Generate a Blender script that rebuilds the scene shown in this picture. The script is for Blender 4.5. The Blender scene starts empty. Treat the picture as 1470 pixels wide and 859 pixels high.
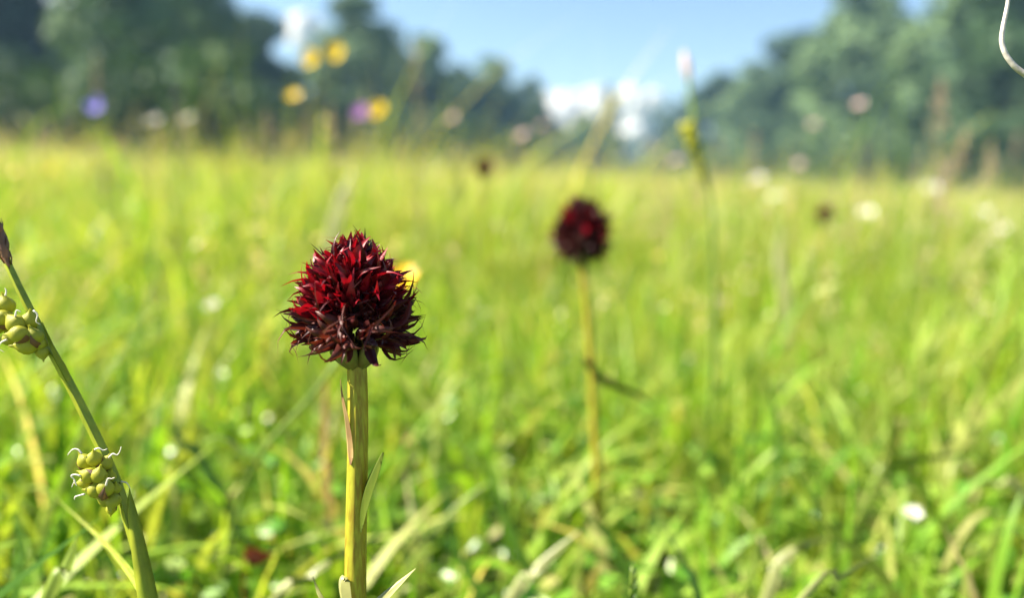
import bpy, math, random
import numpy as np
from mathutils import Vector, Matrix, Quaternion

rad = math.radians
S = bpy.context.scene
COL = S.collection
# ------------------------------------------------------------------ camera
F_PX = 1110.0                      # focal length in photograph pixels (1470 wide)
CAM_H = 0.17
PITCH = math.atan(182.0 / F_PX)
ROLL = rad(2.5)
_f = Vector((0, math.cos(PITCH), -math.sin(PITCH)))
_r0 = Vector((1, 0, 0)); _u0 = Vector((0, math.sin(PITCH), math.cos(PITCH)))
_r = _r0 * math.cos(ROLL) + _u0 * math.sin(ROLL)
_u = _u0 * math.cos(ROLL) - _r0 * math.sin(ROLL)
CAM = Vector((0, 0, CAM_H))
cam = bpy.data.cameras.new('camera'); cam_o = bpy.data.objects.new('camera', cam)
COL.objects.link(cam_o); S.camera = cam_o
m = Matrix.Identity(4)
for i in range(3):
    m[i][0] = _r[i]; m[i][1] = _u[i]; m[i][2] = -_f[i]; m[i][3] = CAM[i]
cam_o.matrix_world = m
cam.sensor_width = 36.0; cam.lens = 36.0 * F_PX / 1470.0
cam.clip_start = 0.005; cam.clip_end = 20000
cam.dof.use_dof = True; cam.dof.focus_distance = 0.127; cam.dof.aperture_fstop = 7.2
# ------------------------------------------------------------------ sky, sun, exposure
SUN_EL, SUN_AZ = 40.0, -91.0       # azimuth clockwise from +Y (the view direction)
W = bpy.data.worlds.new('World'); S.world = W; W.use_nodes = True
nt = W.node_tree
sky = nt.nodes.new('ShaderNodeTexSky'); sky.sky_type = 'NISHITA'; sky.sun_disc = False
sky.sun_elevation = rad(SUN_EL); sky.sun_rotation = rad(SUN_AZ)
sky.air_density = 1.0; sky.dust_density = 0.5; sky.ozone_density = 2.6
nt.links.new(sky.outputs[0], nt.nodes['Background'].inputs[0])
nt.nodes['Background'].inputs[1].default_value = 0.050
sun = bpy.data.lights.new('sun', 'SUN'); sun.energy = 5.0; sun.angle = rad(0.53); sun.color = (1, .91, .76)
sun_o = bpy.data.objects.new('sun', sun); COL.objects.link(sun_o)
_sd = Vector((math.cos(rad(SUN_EL)) * math.sin(rad(SUN_AZ)), math.cos(rad(SUN_EL)) * math.cos(rad(SUN_AZ)), math.sin(rad(SUN_EL))))
sun_o.rotation_euler = _sd.to_track_quat('Z', 'Y').to_euler(); sun_o.location = _sd * 50
S.view_settings.view_transform = 'Standard'; S.view_settings.look = 'None'
S.view_settings.exposure = 2.0; S.view_settings.gamma = 1.0; S.view_settings.use_curve_mapping = False
S.render.engine = 'CYCLES'
S.cycles.use_denoising = True
try: S.cycles.denoiser = 'OPENIMAGEDENOISE'
except Exception: pass
S.cycles.max_bounces = 7; S.cycles.transparent_max_bounces = 8

# ------------------------------------------------------------------ helpers
rng = random.Random(11)
nr = np.random.default_rng(5)

def P(px, py, d):
    """photograph pixel + depth along the view axis -> world point"""
    return CAM + d * (_f + _r * ((px - 735.0) / F_PX) + _u * ((429.5 - py) / F_PX))

def tag(o, label=None, cat=None, group=None, kind=None):
    if label: o['label'] = label
    if cat: o['category'] = cat
    if group: o['group'] = group
    if kind: o['kind'] = kind
    return o

def empty(name, loc, label, cat, group=None):
    o = bpy.data.objects.new(name, None); COL.objects.link(o)
    o.location = loc; o.empty_display_size = .01
    return tag(o, label, cat, group)

def link(name, me, parent=None, mat4=None):
    """mat4: world matrix (parents are never rotated before their children are placed)"""
    o = bpy.data.objects.new(name, me); COL.objects.link(o)
    if parent is not None:
        o.parent = parent
        pw = parent['_w'] if False else WM.get(parent.name, Matrix.Translation(parent.location))
        o.matrix_parent_inverse = Matrix.Identity(4)
        o.matrix_basis = pw.inverted() @ (mat4 or Matrix.Identity(4))
    elif mat4 is not None:
        o.matrix_basis = mat4
    WM[o.name] = (mat4 or Matrix.Identity(4)).copy()
    return o
WM = {}

class MB:
    def __init__(s): s.v = []; s.f = []; s.c = []; s.n = 0
    def add(s, v, f, c=None):
        v = np.asarray(v, float); s.v.append(v)
        for q in f: s.f.append(tuple(i + s.n for i in q))
        if c is not None:
            c = np.asarray(c, float)
            s.c.append(np.tile(c, (len(v), 1)) if c.ndim == 1 else c)
        s.n += len(v)
    def mesh(s, name, mat, smooth=True):
        me = bpy.data.meshes.new(name)
        v = np.concatenate(s.v) if s.v else np.zeros((0, 3))
        me.from_pydata(v.tolist(), [], s.f)
        if s.c:
            a = me.color_attributes.new('Col', 'FLOAT_COLOR', 'POINT')
            c = np.concatenate(s.c); c = np.hstack([c, np.ones((len(c), 1))]).astype(np.float32)
            a.data.foreach_set('color', c.ravel())
        me.polygons.foreach_set('use_smooth', [smooth] * len(me.polygons))
        for mm in (mat if isinstance(mat, (list, tuple)) else [mat]): me.materials.append(mm)
        me.update(); return me

def npmesh(name, V, Fq, mat, Cc=None, smooth=True):
    """fast mesh of quads from arrays"""
    me = bpy.data.meshes.new(name)
    me.vertices.add(len(V)); me.vertices.foreach_set('co', V.astype(np.float32).ravel())
    nl = Fq.size; k = Fq.shape[1]
    me.loops.add(nl); me.loops.foreach_set('vertex_index', Fq.astype(np.int32).ravel())
    me.polygons.add(len(Fq)); me.polygons.foreach_set('loop_start', (np.arange(len(Fq)) * k).astype(np.int32))
    me.polygons.foreach_set('use_smooth', np.full(len(Fq), smooth))
    if Cc is not None:
        a = me.color_attributes.new('Col', 'FLOAT_COLOR', 'POINT')
        a.data.foreach_set('color', np.hstack([Cc, np.ones((len(Cc), 1))]).astype(np.float32).ravel())
    me.materials.append(mat); me.update(calc_edges=True); me.validate(); return me

def spline(pts, n):
    """Catmull-Rom through pts"""
    p = [Vector(q) for q in pts]
    if len(p) == 2: return [p[0].lerp(p[1], i / (n - 1)) for i in range(n)]
    p = [p[0] * 2 - p[1]] + p + [p[-1] * 2 - p[-2]]
    out = []; m_ = len(p) - 3
    for i in range(n):
        t = i / (n - 1) * m_; k = min(int(t), m_ - 1); t -= k
        a, b, c, d = p[k:k + 4]
        out.append(.5 * ((2 * b) + (c - a) * t + (2 * a - 5 * b + 4 * c - d) * t * t + (3 * b - a - 3 * c + d) * t ** 3))
    return out

def tube(mb, path, radii, ns=8, ridge=0.0, flat=1.0, c=None):
    path = [Vector(q) for q in path]; n = len(path)
    if not hasattr(radii, '__len__'): radii = [radii] * n
    v = []; f = []
    ref = Vector((0.31, -1, .17))
    for i, q in enumerate(path):
        t = (path[min(i + 1, n - 1)] - path[max(i - 1, 0)]).normalized()
        a = ref - t * ref.dot(t)
        a = a.normalized() if a.length > 1e-6 else t.orthogonal().normalized()
        ref = a; b = t.cross(a)
        for k in range(ns):
            w = 2 * math.pi * k / ns
            rr = radii[i] * (1 + ridge * (1 if k % 2 else -1))
            v.append(q + a * (math.cos(w) * rr * flat) + b * (math.sin(w) * rr))
    for i in range(n - 1):
        for k in range(ns):
            k2 = (k + 1) % ns
            f.append((i * ns + k, i * ns + k2, (i + 1) * ns + k2, (i + 1) * ns + k))
    v.append(path[0]); v.append(path[-1])
    for k in range(ns):
        k2 = (k + 1) % ns
        f.append((len(v) - 2, k2, k)); f.append((len(v) - 1, (n - 1) * ns + k, (n - 1) * ns + k2))
    mb.add(v, f, c)

def blade(mb, path, width, side, fold=.25, prof=None, c=None, thick=0.0, twist=0.0):
    """leaf blade: V-folded strip along path; side = direction of its width"""
    path = [Vector(q) for q in path]; n = len(path); v = []; f = []
    prof = prof or (lambda t: min(1, .55 + 2 * t) * max(0.02, (1 - t ** 2.2)))
    side = Vector(side)
    for i, q in enumerate(path):
        t = i / (n - 1)
        d = (path[min(i + 1, n - 1)] - path[max(i - 1, 0)]).normalized()
        s_ = side - d * side.dot(d); s_ = s_.normalized() if s_.length > 1e-6 else d.orthogonal().normalized()
        if twist: s_ = Quaternion(d, twist * t) @ s_
        nn = d.cross(s_); w = width * .5 * prof(t)
        v += [q - s_ * w + nn * w * fold, q - nn * w * fold * .4, q + s_ * w + nn * w * fold]
    for i in range(n - 1):
        a = i * 3
        f += [(a, a + 1, a + 4, a + 3), (a + 1, a + 2, a + 5, a + 4)]
    if thick:
        k = len(v); t3 = []
        for i in range(n):
            d = (path[min(i + 1, n - 1)] - path[max(i - 1, 0)]).normalized()
            s_ = (v[i * 3 + 2] - v[i * 3]); nn = d.cross(s_); nn = nn.normalized() if nn.length > 1e-9 else nn
            t3 += [v[i * 3 + j] - nn * thick for j in range(3)]
        v += t3
        for i in range(n - 1):
            a = i * 3 + k
            f += [(a + 3, a + 4, a + 1, a), (a + 4, a + 5, a + 2, a + 1)]
            for j in (0, 2): f.append((i * 3 + j, i * 3 + 3 + j, a + 3 + j, a + j))
    mb.add(v, f, c)

def blob(mb, center, axis, length, width, nu=8, nv=6, tip=0.0, c=None, squash=1.0):
    """egg along axis, tip>0 draws out a beak"""
    ax = Vector(axis).normalized(); a = ax.orthogonal().normalized(); b = ax.cross(a)
    v = []; f = []
    for j in range(nv + 1):
        t = j / nv; w = math.sin(math.pi * t) ** .8 if 0 < j < nv else 0.02
        w *= (1 - tip * t ** 2)
        for k in range(nu):
            an = 2 * math.pi * k / nu
            v.append(Vector(center) + ax * ((t - .5) * length) + (a * math.cos(an) + b * math.sin(an) * squash) * (w * width * .5))
    for j in range(nv):
        for k in range(nu):
            k2 = (k + 1) % nu
            f.append((j * nu + k, j * nu + k2, (j + 1) * nu + k2, (j + 1) * nu + k))
    mb.add(v, f, c)

# ------------------------------------------------------------------ materials
def mat_leaf(name, col, trans=.35, rough=.4, tcol=None, attr=False, var=.25, spec=.5, noise=60., bump=0.0, sat=1.0, col2=None, obj_random=False, stripe=None, coat=0.0):
    M = bpy.data.materials.new(name); M.use_nodes = True
    t = M.node_tree; N = t.nodes; L = t.links; N.clear()
    out = N.new('ShaderNodeOutputMaterial')
    pb = N.new('ShaderNodeBsdfPrincipled'); pb.inputs['Roughness'].default_value = rough
    pb.inputs['Specular IOR Level'].default_value = spec
    pb.inputs['Coat Weight'].default_value = coat
    if attr:
        a = N.new('ShaderNodeAttribute'); a.attribute_name = 'Col'; src = a.outputs['Color']
    else:
        rgb = N.new('ShaderNodeRGB'); rgb.outputs[0].default_value = (*col, 1); src = rgb.outputs[0]
    tc = N.new('ShaderNodeTexCoord')
    nz = N.new('ShaderNodeTexNoise'); nz.inputs['Scale'].default_value = noise; nz.inputs['Detail'].default_value = 4
    L.new(tc.outputs['Object'], nz.inputs['Vector'])
    if col2 is not None:
        mx = N.new('ShaderNodeMix'); mx.data_type = 'RGBA'
        mp = N.new('ShaderNodeMapRange'); mp.inputs[1].default_value = .35; mp.inputs[2].default_value = .65
        if obj_random:
            oi = N.new('ShaderNodeObjectInfo'); ad = N.new('ShaderNodeMath'); ad.operation = 'MULTIPLY_ADD'
            L.new(oi.outputs['Random'], ad.inputs[0]); ad.inputs[1].default_value = .6
            sb = N.new('ShaderNodeMath'); sb.operation = 'SUBTRACT'; L.new(nz.outputs['Fac'], sb.inputs[0]); sb.inputs[1].default_value = .3
            L.new(sb.outputs[0], ad.inputs[2]); L.new(ad.outputs[0], mp.inputs[0])
        elif stripe:
            wv = N.new('ShaderNodeTexNoise'); wv.inputs['Scale'].default_value = 1.0
            vm = N.new('ShaderNodeVectorMath'); vm.operation = 'MULTIPLY'; vm.inputs[1].default_value = stripe
            L.new(tc.outputs['Object'], vm.inputs[0]); L.new(vm.outputs[0], wv.inputs['Vector'])
            L.new(wv.outputs['Fac'], mp.inputs[0])
        else: L.new(nz.outputs['Fac'], mp.inputs[0])
        L.new(mp.outputs[0], mx.inputs[0]); L.new(src, mx.inputs[6]); mx.inputs[7].default_value = (*col2, 1); src = mx.outputs[2]
    hs = N.new('ShaderNodeHueSaturation'); hs.inputs['Saturation'].default_value = sat
    mr = N.new('ShaderNodeMapRange'); mr.inputs[1].default_value = .3; mr.inputs[2].default_value = .7
    mr.inputs[3].default_value = 1 - var; mr.inputs[4].default_value = 1 + var
    L.new(nz.outputs['Fac'], mr.inputs[0]); L.new(mr.outputs[0], hs.inputs['Value']); L.new(src, hs.inputs['Color'])
    L.new(hs.outputs[0], pb.inputs['Base Color'])
    if bump:
        bp = N.new('ShaderNodeBump'); bp.inputs['Strength'].default_value = bump; bp.inputs['Distance'].default_value = .0003
        L.new(nz.outputs['Fac'], bp.inputs['Height']); L.new(bp.outputs[0], pb.inputs['Normal'])
    if trans > 0:
        tl = N.new('ShaderNodeBsdfTranslucent')
        mlt = N.new('ShaderNodeMix'); mlt.data_type = 'RGBA'; mlt.blend_type = 'MULTIPLY'; mlt.inputs[0].default_value = 1
        L.new(hs.outputs[0], mlt.inputs[6]); mlt.inputs[7].default_value = (*(tcol or (1.5, 1.5, .7)), 1)
        L.new(mlt.outputs[2], tl.inputs['Color'])
        ms = N.new('ShaderNodeMixShader'); ms.inputs[0].default_value = trans
        L.new(pb.outputs[0], ms.inputs[1]); L.new(tl.outputs[0], ms.inputs[2]); L.new(ms.outputs[0], out.inputs[0])
    else: L.new(pb.outputs[0], out.inputs[0])
    return M

M = {}
M['grass'] = mat_leaf('grass_blades', (.1, .2, .03), .42, .45, attr=True, var=.12, noise=25, tcol=(1.7, 1.55, .6), spec=.25)
M['straw'] = mat_leaf('dry_straw', (.42, .34, .16), .25, .5, var=.2, tcol=(1.1, 1, .8))
M['cover'] = mat_leaf('ground_leaves', (.08, .17, .03), .4, .36, spec=.5, attr=True, var=.2, noise=90)
M['stem'] = mat_leaf('yellow_green_stem', (.36, .36, .03), .22, .42, spec=.3, var=.18, noise=300, col2=(.27, .20, .02), stripe=(1900, 1900, 12), tcol=(1.3, 1.2, .6))
M['stem2'] = mat_leaf('green_stem', (.16, .24, .035), .2, .38, var=.2, noise=120, tcol=(1.3, 1.2, .6))
M['sedge'] = mat_leaf('sedge_green', (.22, .28, .025), .25, .42, spec=.3, var=.18, noise=250, col2=(.32, .35, .03), stripe=(700, 700, 30))
M['olive'] = mat_leaf('olive_fruit', (.46, .45, .035), .28, .42, spec=.35, var=.25, noise=350, col2=(.33, .35, .03), bump=.25, tcol=(1.2, 1.15, .5))
M['crimson'] = mat_leaf('crimson_petal', (.26, .006, .017), .24, .46, var=.35, noise=500, col2=(.055, .003, .006), obj_random=True, tcol=(1.5, .6, .6), bump=.3, spec=.35)
M['maroon'] = mat_leaf('maroon_petal', (.034, .004, .007), .12, .45, var=.4, noise=500, tcol=(1.6, .7, .7), bump=.3, spec=.3)
M['wilt'] = mat_leaf('wilted_petal', (.10, .022, .016), .25, .5, spec=.3, var=.4, noise=600, col2=(.06, .010, .010), obj_random=True, tcol=(1.5, .9, .6), bump=.4)
M['core'] = mat_leaf('dark_core', (.03, .004, .007), 0, .6, var=.4, noise=400)
M['ovary'] = mat_leaf('ovary_green', (.14, .17, .035), .2, .35, var=.25, noise=350, col2=(.12, .09, .03), stripe=(500, 500, 60))
M['pale'] = mat_leaf('pale_leaf', (.42, .42, .16), .3, .4, var=.2, noise=200, tcol=(1.1, 1.05, .6))
M['bract'] = mat_leaf('stem_leaf', (.085, .135, .016), .3, .38, var=.2, noise=200, col2=(.12, .16, .02), stripe=(900, 900, 20), spec=.25)
M['bractdry'] = mat_leaf('stem_leaf_dry', (.42, .3, .12), .3, .45, var=.3, noise=250, col2=(.3, .12, .06), stripe=(200, 200, 80), tcol=(1.1, 1, .7))
M['shadeleaf'] = mat_leaf('shade_painted_leaf', (.035, .05, .015), .1, .5, spec=.2, var=.3, noise=200)  # shade on the second orchid's stem leaf is put into this colour
M['white'] = mat_leaf('white_petal', (.78, .78, .74), .3, .5, var=.06, tcol=(1, 1, .95))
M['stylewhite'] = mat_leaf('white_style', (.72, .68, .6), .2, .5, var=.2, noise=500, tcol=(1, 1, .9))
M['tendril'] = mat_leaf('bleached_tendril', (.42, .39, .36), 0, .55, var=.25, noise=900, bump=.5)
M['pinkish'] = mat_leaf('pale_pink_petal', (.66, .5, .47), .3, .5, var=.1, tcol=(1.1, .95, .9))
M['yellow'] = mat_leaf('yellow_petal', (.82, .6, .015), .25, .25, var=.08, tcol=(1.1, 1, .4), spec=.6)
M['deepyellow'] = mat_leaf('deep_yellow_petal', (.75, .44, .008), .2, .4, var=.1, tcol=(1.1, .9, .3), spec=.3)
M['ochre'] = mat_leaf('ochre_centre', (.55, .33, .02), 0, .6, var=.2, noise=900)
M['violet'] = mat_leaf('violet_petal', (.36, .32, .85), .3, .45, var=.12, tcol=(1.1, 1, 1.1))
M['purple'] = mat_leaf('purple_petal', (.48, .2, .6), .3, .45, var=.12, tcol=(1.2, 1, 1.1))
M['brown'] = mat_leaf('brown_scales', (.16, .075, .035), .1, .5, var=.4, noise=500, bump=.4)
M['seed'] = mat_leaf('seed_head', (.36, .27, .19), .3, .55, var=.25, noise=200, tcol=(1.1, 1, .8))
M['culm'] = mat_leaf('reddish_culm', (.24, .19, .1), .15, .5, var=.25, noise=60)
M['redleaf'] = mat_leaf('red_dead_leaf', (.36, .07, .03), .3, .5, var=.3, noise=200, tcol=(1.2, .9, .6))
M['bark'] = mat_leaf('bark', (.12, .1, .085), 0, .85, var=.35, noise=4)
M['birch'] = mat_leaf('pale_bark', (.5, .47, .43), 0, .8, var=.4, noise=5)
M['crownA'] = mat_leaf('leaves_mid', (.045, .085, .036), .2, .6, var=.4, noise=.5, spec=.15)
M['crownB'] = mat_leaf('leaves_grey_green', (.11, .175, .075), .2, .6, var=.35, noise=.5, spec=.15, tcol=(1.3, 1.3, .9))
M['crownC'] = mat_leaf('needles_dark', (.016, .034, .022), .1, .6, spec=.1, var=.3, noise=.9)

# ------------------------------------------------------------------ ground
def ground_h(x, y):
    return .004 * np.sin(x * 9.1 + 1) * np.sin(y * 7.3) + .0
def make_ground():
    r = np.concatenate([np.linspace(0, 1.2, 40), np.geomspace(1.3, 6000, 60)])
    na = 96; a = np.linspace(0, 2 * np.pi, na, endpoint=False)
    R_, A_ = np.meshgrid(r[1:], a, indexing='ij')
    x = (R_ * np.cos(A_)).ravel(); y = (R_ * np.sin(A_)).ravel()
    z = np.where(R_.ravel() < 3, ground_h(x, y), 0) + np.where(R_.ravel() > 3, .03 * np.sin(x * .31) * np.sin(y * .27) * np.clip((60 - R_.ravel()) / 60, 0, 1), 0) - .002
    V = np.vstack([[0, 0, 0], np.stack([x, y, z], 1)])
    nR = len(r) - 1; i, j = np.meshgrid(np.arange(nR - 1), np.arange(na), indexing='ij')
    i = i.ravel(); j = j.ravel(); j2 = (j + 1) % na
    q = np.stack([1 + i * na + j, 1 + (i + 1) * na + j, 1 + (i + 1) * na + j2, 1 + i * na + j2], 1)
    tri = np.stack([np.zeros(na, int), 1 + np.arange(na), 1 + (np.arange(na) + 1) % na, np.zeros(na, int)], 1)
    G = bpy.data.materials.new('meadow_soil'); G.use_nodes = True
    t = G.node_tree; pb = t.nodes['Principled BSDF']; pb.inputs['Roughness'].default_value = .9
    tc = t.nodes.new('ShaderNodeTexCoord')
    n1 = t.nodes.new('ShaderNodeTexNoise'); n1.inputs['Scale'].default_value = 30; n1.inputs['Detail'].default_value = 6
    n2 = t.nodes.new('ShaderNodeTexNoise'); n2.inputs['Scale'].default_value = .35; n2.inputs['Detail'].default_value = 5
    for n in (n1, n2): t.links.new(tc.outputs['Object'], n.inputs['Vector'])
    cr = t.nodes.new('ShaderNodeValToRGB'); e = cr.color_ramp.elements
    e[0].position = .35; e[0].color = (.045, .06, .018, 1); e[1].position = .65; e[1].color = (.12, .17, .04, 1)
    cr2 = t.nodes.new('ShaderNodeValToRGB'); e = cr2.color_ramp.elements
    e[0].position = .35; e[0].color = (.1, .16, .03, 1); e[1].position = .7; e[1].color = (.22, .22, .07, 1)
    mx = t.nodes.new('ShaderNodeMix'); mx.data_type = 'RGBA'; mx.inputs[0].default_value = .5
    t.links.new(n1.outputs['Fac'], cr.inputs[0]); t.links.new(n2.outputs['Fac'], cr2.inputs[0])
    t.links.new(cr.outputs[0], mx.inputs[6]); t.links.new(cr2.outputs[0], mx.inputs[7]); t.links.new(mx.outputs[2], pb.inputs['Base Color'])
    bp = t.nodes.new('ShaderNodeBump'); bp.inputs['Strength'].default_value = .6; bp.inputs['Distance'].default_value = .004
    t.links.new(n1.outputs['Fac'], bp.inputs['Height']); t.links.new(bp.outputs[0], pb.inputs['Normal'])
    # centre fan as tris
    me = bpy.data.meshes.new('meadow_ground')
    me.from_pydata(V.tolist(), [], [tuple(x_) for x_ in tri[:, :3].tolist()] + [tuple(x_) for x_ in q.tolist()])
    me.materials.append(G); me.polygons.foreach_set('use_smooth', [True] * len(me.polygons))
    tag(link('meadow_ground', me), kind='structure')
make_ground()

# ------------------------------------------------------------------ trees
def leaf_faces(centers, size, out=None):
    n = len(centers)
    d1 = nr.normal(size=(n, 3))
    if out is not None: d1 -= out * (d1 * out).sum(1)[:, None] * .85
    d1 /= np.linalg.norm(d1, axis=1)[:, None]
    d2 = nr.normal(size=(n, 3)); d2[:, 2] *= .6
    if out is not None: d2 -= out * (d2 * out).sum(1)[:, None] * .85
    d2 -= d1 * (d1 * d2).sum(1)[:, None]; d2 /= np.linalg.norm(d2, axis=1)[:, None]
    s = (size * nr.uniform(.6, 1.4, n))[:, None]
    V = np.stack([centers - d1 * s * .6, centers - d2 * s * .35, centers + d1 * s * .6, centers + d2 * s * .35], 1).reshape(-1, 3)
    return V, np.arange(n * 4).reshape(n, 4)

def tree_mesh(kind, seed):
    g = np.random.default_rng(seed); rr = random.Random(seed)
    H = 10.0; mb = MB(); limbs = []
    if kind == 'conifer':
        tube(mb, [(0, 0, -.1), (.02, 0, 3), (0, 0, H)], [.16, .11, .02], 7)
        C = []
        for z in np.linspace(.7, H - .1, 34):
            R0 = 1.9 * (1 - z / H) ** .85 + .12
            for k in range(12):
                an = rr.uniform(0, 6.28); R1 = R0 * rr.uniform(.7, 1.15)
                for q in range(7):
                    t = (q + rr.random()) / 7
                    C.append((math.cos(an) * R1 * t + rr.gauss(0, .08), math.sin(an) * R1 * t + rr.gauss(0, .08), z - .35 * R1 * t + rr.gauss(0, .08)))
        C = np.array(C); V, Fq = leaf_faces(C, .44)
        tm = mb.mesh('trunk', M['bark']); cm = npmesh('crown', V, Fq, M['crownC'], smooth=False)
        return tm, cm
    wide = {'round': 1.0, 'tall': .68, 'low': 1.15}[kind]
    top = [(0, 0, -.1), (rr.uniform(-.15, .15), .1, 2.5), (rr.uniform(-.3, .3), 0, 5.5), (0, 0, 9.2)]
    tube(mb, spline(top, 10), np.linspace(.19, .03, 10), 8)
    clumps = []
    for k in range(46):
        z = rr.uniform(.9, 9.4) ; t = z / H
        env = wide * 3.0 * (max(0, math.sin(math.pi * min(1, (t * .93 + .07))) ** .55))
        an = rr.uniform(0, 6.28); r_ = env * math.sqrt(rr.uniform(.08, 1))
        c = Vector((math.cos(an) * r_, math.sin(an) * r_, z))
        clumps.append((c, rr.uniform(.75, 1.55) * (.75 if t > .85 else 1)))
        if k % 3 == 0:
            b = Vector((0, 0, max(.8, z - r_ * .7 - .3)))
            tube(mb, spline([b, b.lerp(c, .5) + Vector((0, 0, -.1)), c], 5), np.linspace(.06, .012, 5), 5)
    for k in range(5):
        clumps.append((Vector((rr.gauss(0, .5), rr.gauss(0, .5), 9.2 + rr.random() * .7)), .6))
    C = []; O = []
    for c, s in clumps:
        n = int(170 * s * s)
        q = g.normal(size=(n, 3)); q /= np.linalg.norm(q, axis=1)[:, None]
        O.append(q.copy())
        q *= (s * g.uniform(.45, 1.05, n) ** .4)[:, None]; q[:, 2] *= .75
        C.append(q + np.array(c))
    C = np.concatenate(C); O = np.concatenate(O); kp = C[:, 2] > .2; V, Fq = leaf_faces(C[kp], .36, O[kp])
    tm = mb.mesh('trunk', M['birch'] if kind == 'tall' else M['bark'])
    cm = npmesh('crown', V, Fq, M['crownB'] if kind == 'tall' else M['crownA'], smooth=False)
    return tm, cm
TREES = {k: [tree_mesh(k, 30 + 7 * i + j) for j in range(2)] for i, k in enumerate(('conifer', 'round', 'tall', 'low'))}
TREES['conifer'][1][1].materials[0] = M['crownC']

def tree(px, top_y, d, kind, wid, label, var=0, group=None):
    """px column, photograph row of its top, distance in metres, width factor"""
    base = P(px, 260, d); x, y = base.x, base.y
    ztop = P(px, top_y, d).z
    e = empty('spruce_tree' if kind == 'conifer' else 'leafy_tree', (x, y, 0), label, 'tree', group)
    s = ztop / 9.7
    mw = Matrix.Translation((x, y, -.02)) @ Matrix.Rotation(rng.uniform(0, 6.28), 4, 'Z') @ Matrix.Diagonal((s * wid, s * wid, s, 1))
    tm, cm = TREES[kind][var % 2]
    link('trunk', tm, e, mw)
    link('crown', cm, e, mw)
LG = 'trees along the left edge of the meadow'; RG = 'trees along the right edge of the meadow'
tl = [  # px, top, dist, kind, width, label
 (-150, -100, 34, 'round', 1.1, 'broad leafy tree just past the dark spruce'),
 (6, -190, 24, 'conifer', 1.55, 'dark spruce tree at the end of the left tree line'),
 (48, -60, 32, 'conifer', 1.1, 'smaller dark spruce close behind the tall dark spruce'),
 (165, -60, 18.5, 'tall', .85, 'light green tree beside the dark spruce, above the violet flower'),
 (255, -70, 26, 'tall', 1.0, 'tall grey green tree second along from the dark spruce'),
 (290, -30, 33, 'round', .8, 'full green tree above the pair of white flowers'),
 (372, 30, 38, 'round', .85, 'rounded tree left of the cloud gap behind the buttercups'),
 (425, 110, 44, 'low', .8, 'dark low tree under the cloud gap behind the buttercups'),
 (505, 8, 42, 'tall', 1.1, 'tall pale tree rising just right of the buttercup pair'),
 (560, 70, 50, 'round', .8, 'dark green tree right of the tall pale tree'),
 (612, 62, 54, 'tall', 1.0, 'pale topped tree behind the reddish grass stalk'),
 (660, 100, 60, 'round', .9, 'dark round tree in the middle of the left tree line'),
 (705, 92, 62, 'tall', 1.1, 'pale tree with a narrow top in the sloping left tree line'),
 (752, 118, 70, 'round', .9, 'last round tree before the left tree line drops'),
 (790, 178, 86, 'low', 1.0, 'low bushy tree at the foot of the left tree line'),
 (828, 165, 92, 'low', .9, 'low tree beside the slim tree in the cloud gap'),
 (868, 132, 100, 'conifer', 1.35, 'slim pointed tree standing alone against the white cloud'),
 (100, 20, 46, 'low', 1.1, 'dark tree in the back row behind the light green tree'),
 (195, 10, 48, 'low', 1.1, 'dark tree in the back row behind the two tall grey green trees'),
 (275, 20, 52, 'low', 1.1, 'dark tree in the back row behind the full green tree'),
 (350, 70, 56, 'low', 1.1, 'dark tree in the back row behind the rounded tree'),
 (470, 105, 58, 'low', 1.1, 'dark tree in the back row behind the buttercup pair'),
 (545, 115, 68, 'low', 1.1, 'dark tree in the back row behind the purple flower'),
 (590, 125, 72, 'low', 1.0, 'dark tree in the back row behind the reddish stalk'),
 (635, 135, 74, 'low', 1.0, 'dark tree in the back row above the pale pink flower'),
 (725, 145, 84, 'low', 1.0, 'dark tree in the back row beside the narrow topped pale tree')]
for i, a in enumerate(tl): tree(a[0], a[1], a[2], a[3], a[4], a[5], i, LG)
tr = [
 (905, 228, 150, 'low', 1.5, 'very low distant tree in the bottom of the sky gap'),
 (945, 195, 100, 'low', 1.0, 'small tree where the right tree line begins'),
 (972, 150, 92, 'round', 1.0, 'second tree of the right tree line, behind the tall sedge'),
 (1020, 112, 80, 'round', 1.05, 'rounded green tree just right of the tall sedge'),
 (1075, 100, 74, 'tall', 1.2, 'pale green tree rising in the right tree line'),
 (1130, 58, 64, 'round', 1.05, 'broad tree halfway up the right tree line'),
 (1210, 2, 55, 'tall', 1.15, 'tall grey green tree left of the small sky notch'),
 (1268, 40, 52, 'round', .75, 'dark tree at the small sky notch'),
 (1375, -40, 46, 'tall', 1.2, 'tall pale tree right of the small sky notch'),
 (1420, -20, 40, 'round', 1.1, 'bright green tree behind the white tendril'),
 (1500, -90, 36, 'round', 1.2, 'large tree at the outer end of the right tree line'),
 (1640, -120, 33, 'round', 1.2, 'broad tree beyond the end of the right tree line')]
for i, a in enumerate(tr): tree(a[0], a[1], a[2], a[3], a[4], a[5], i + 1, RG)
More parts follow.
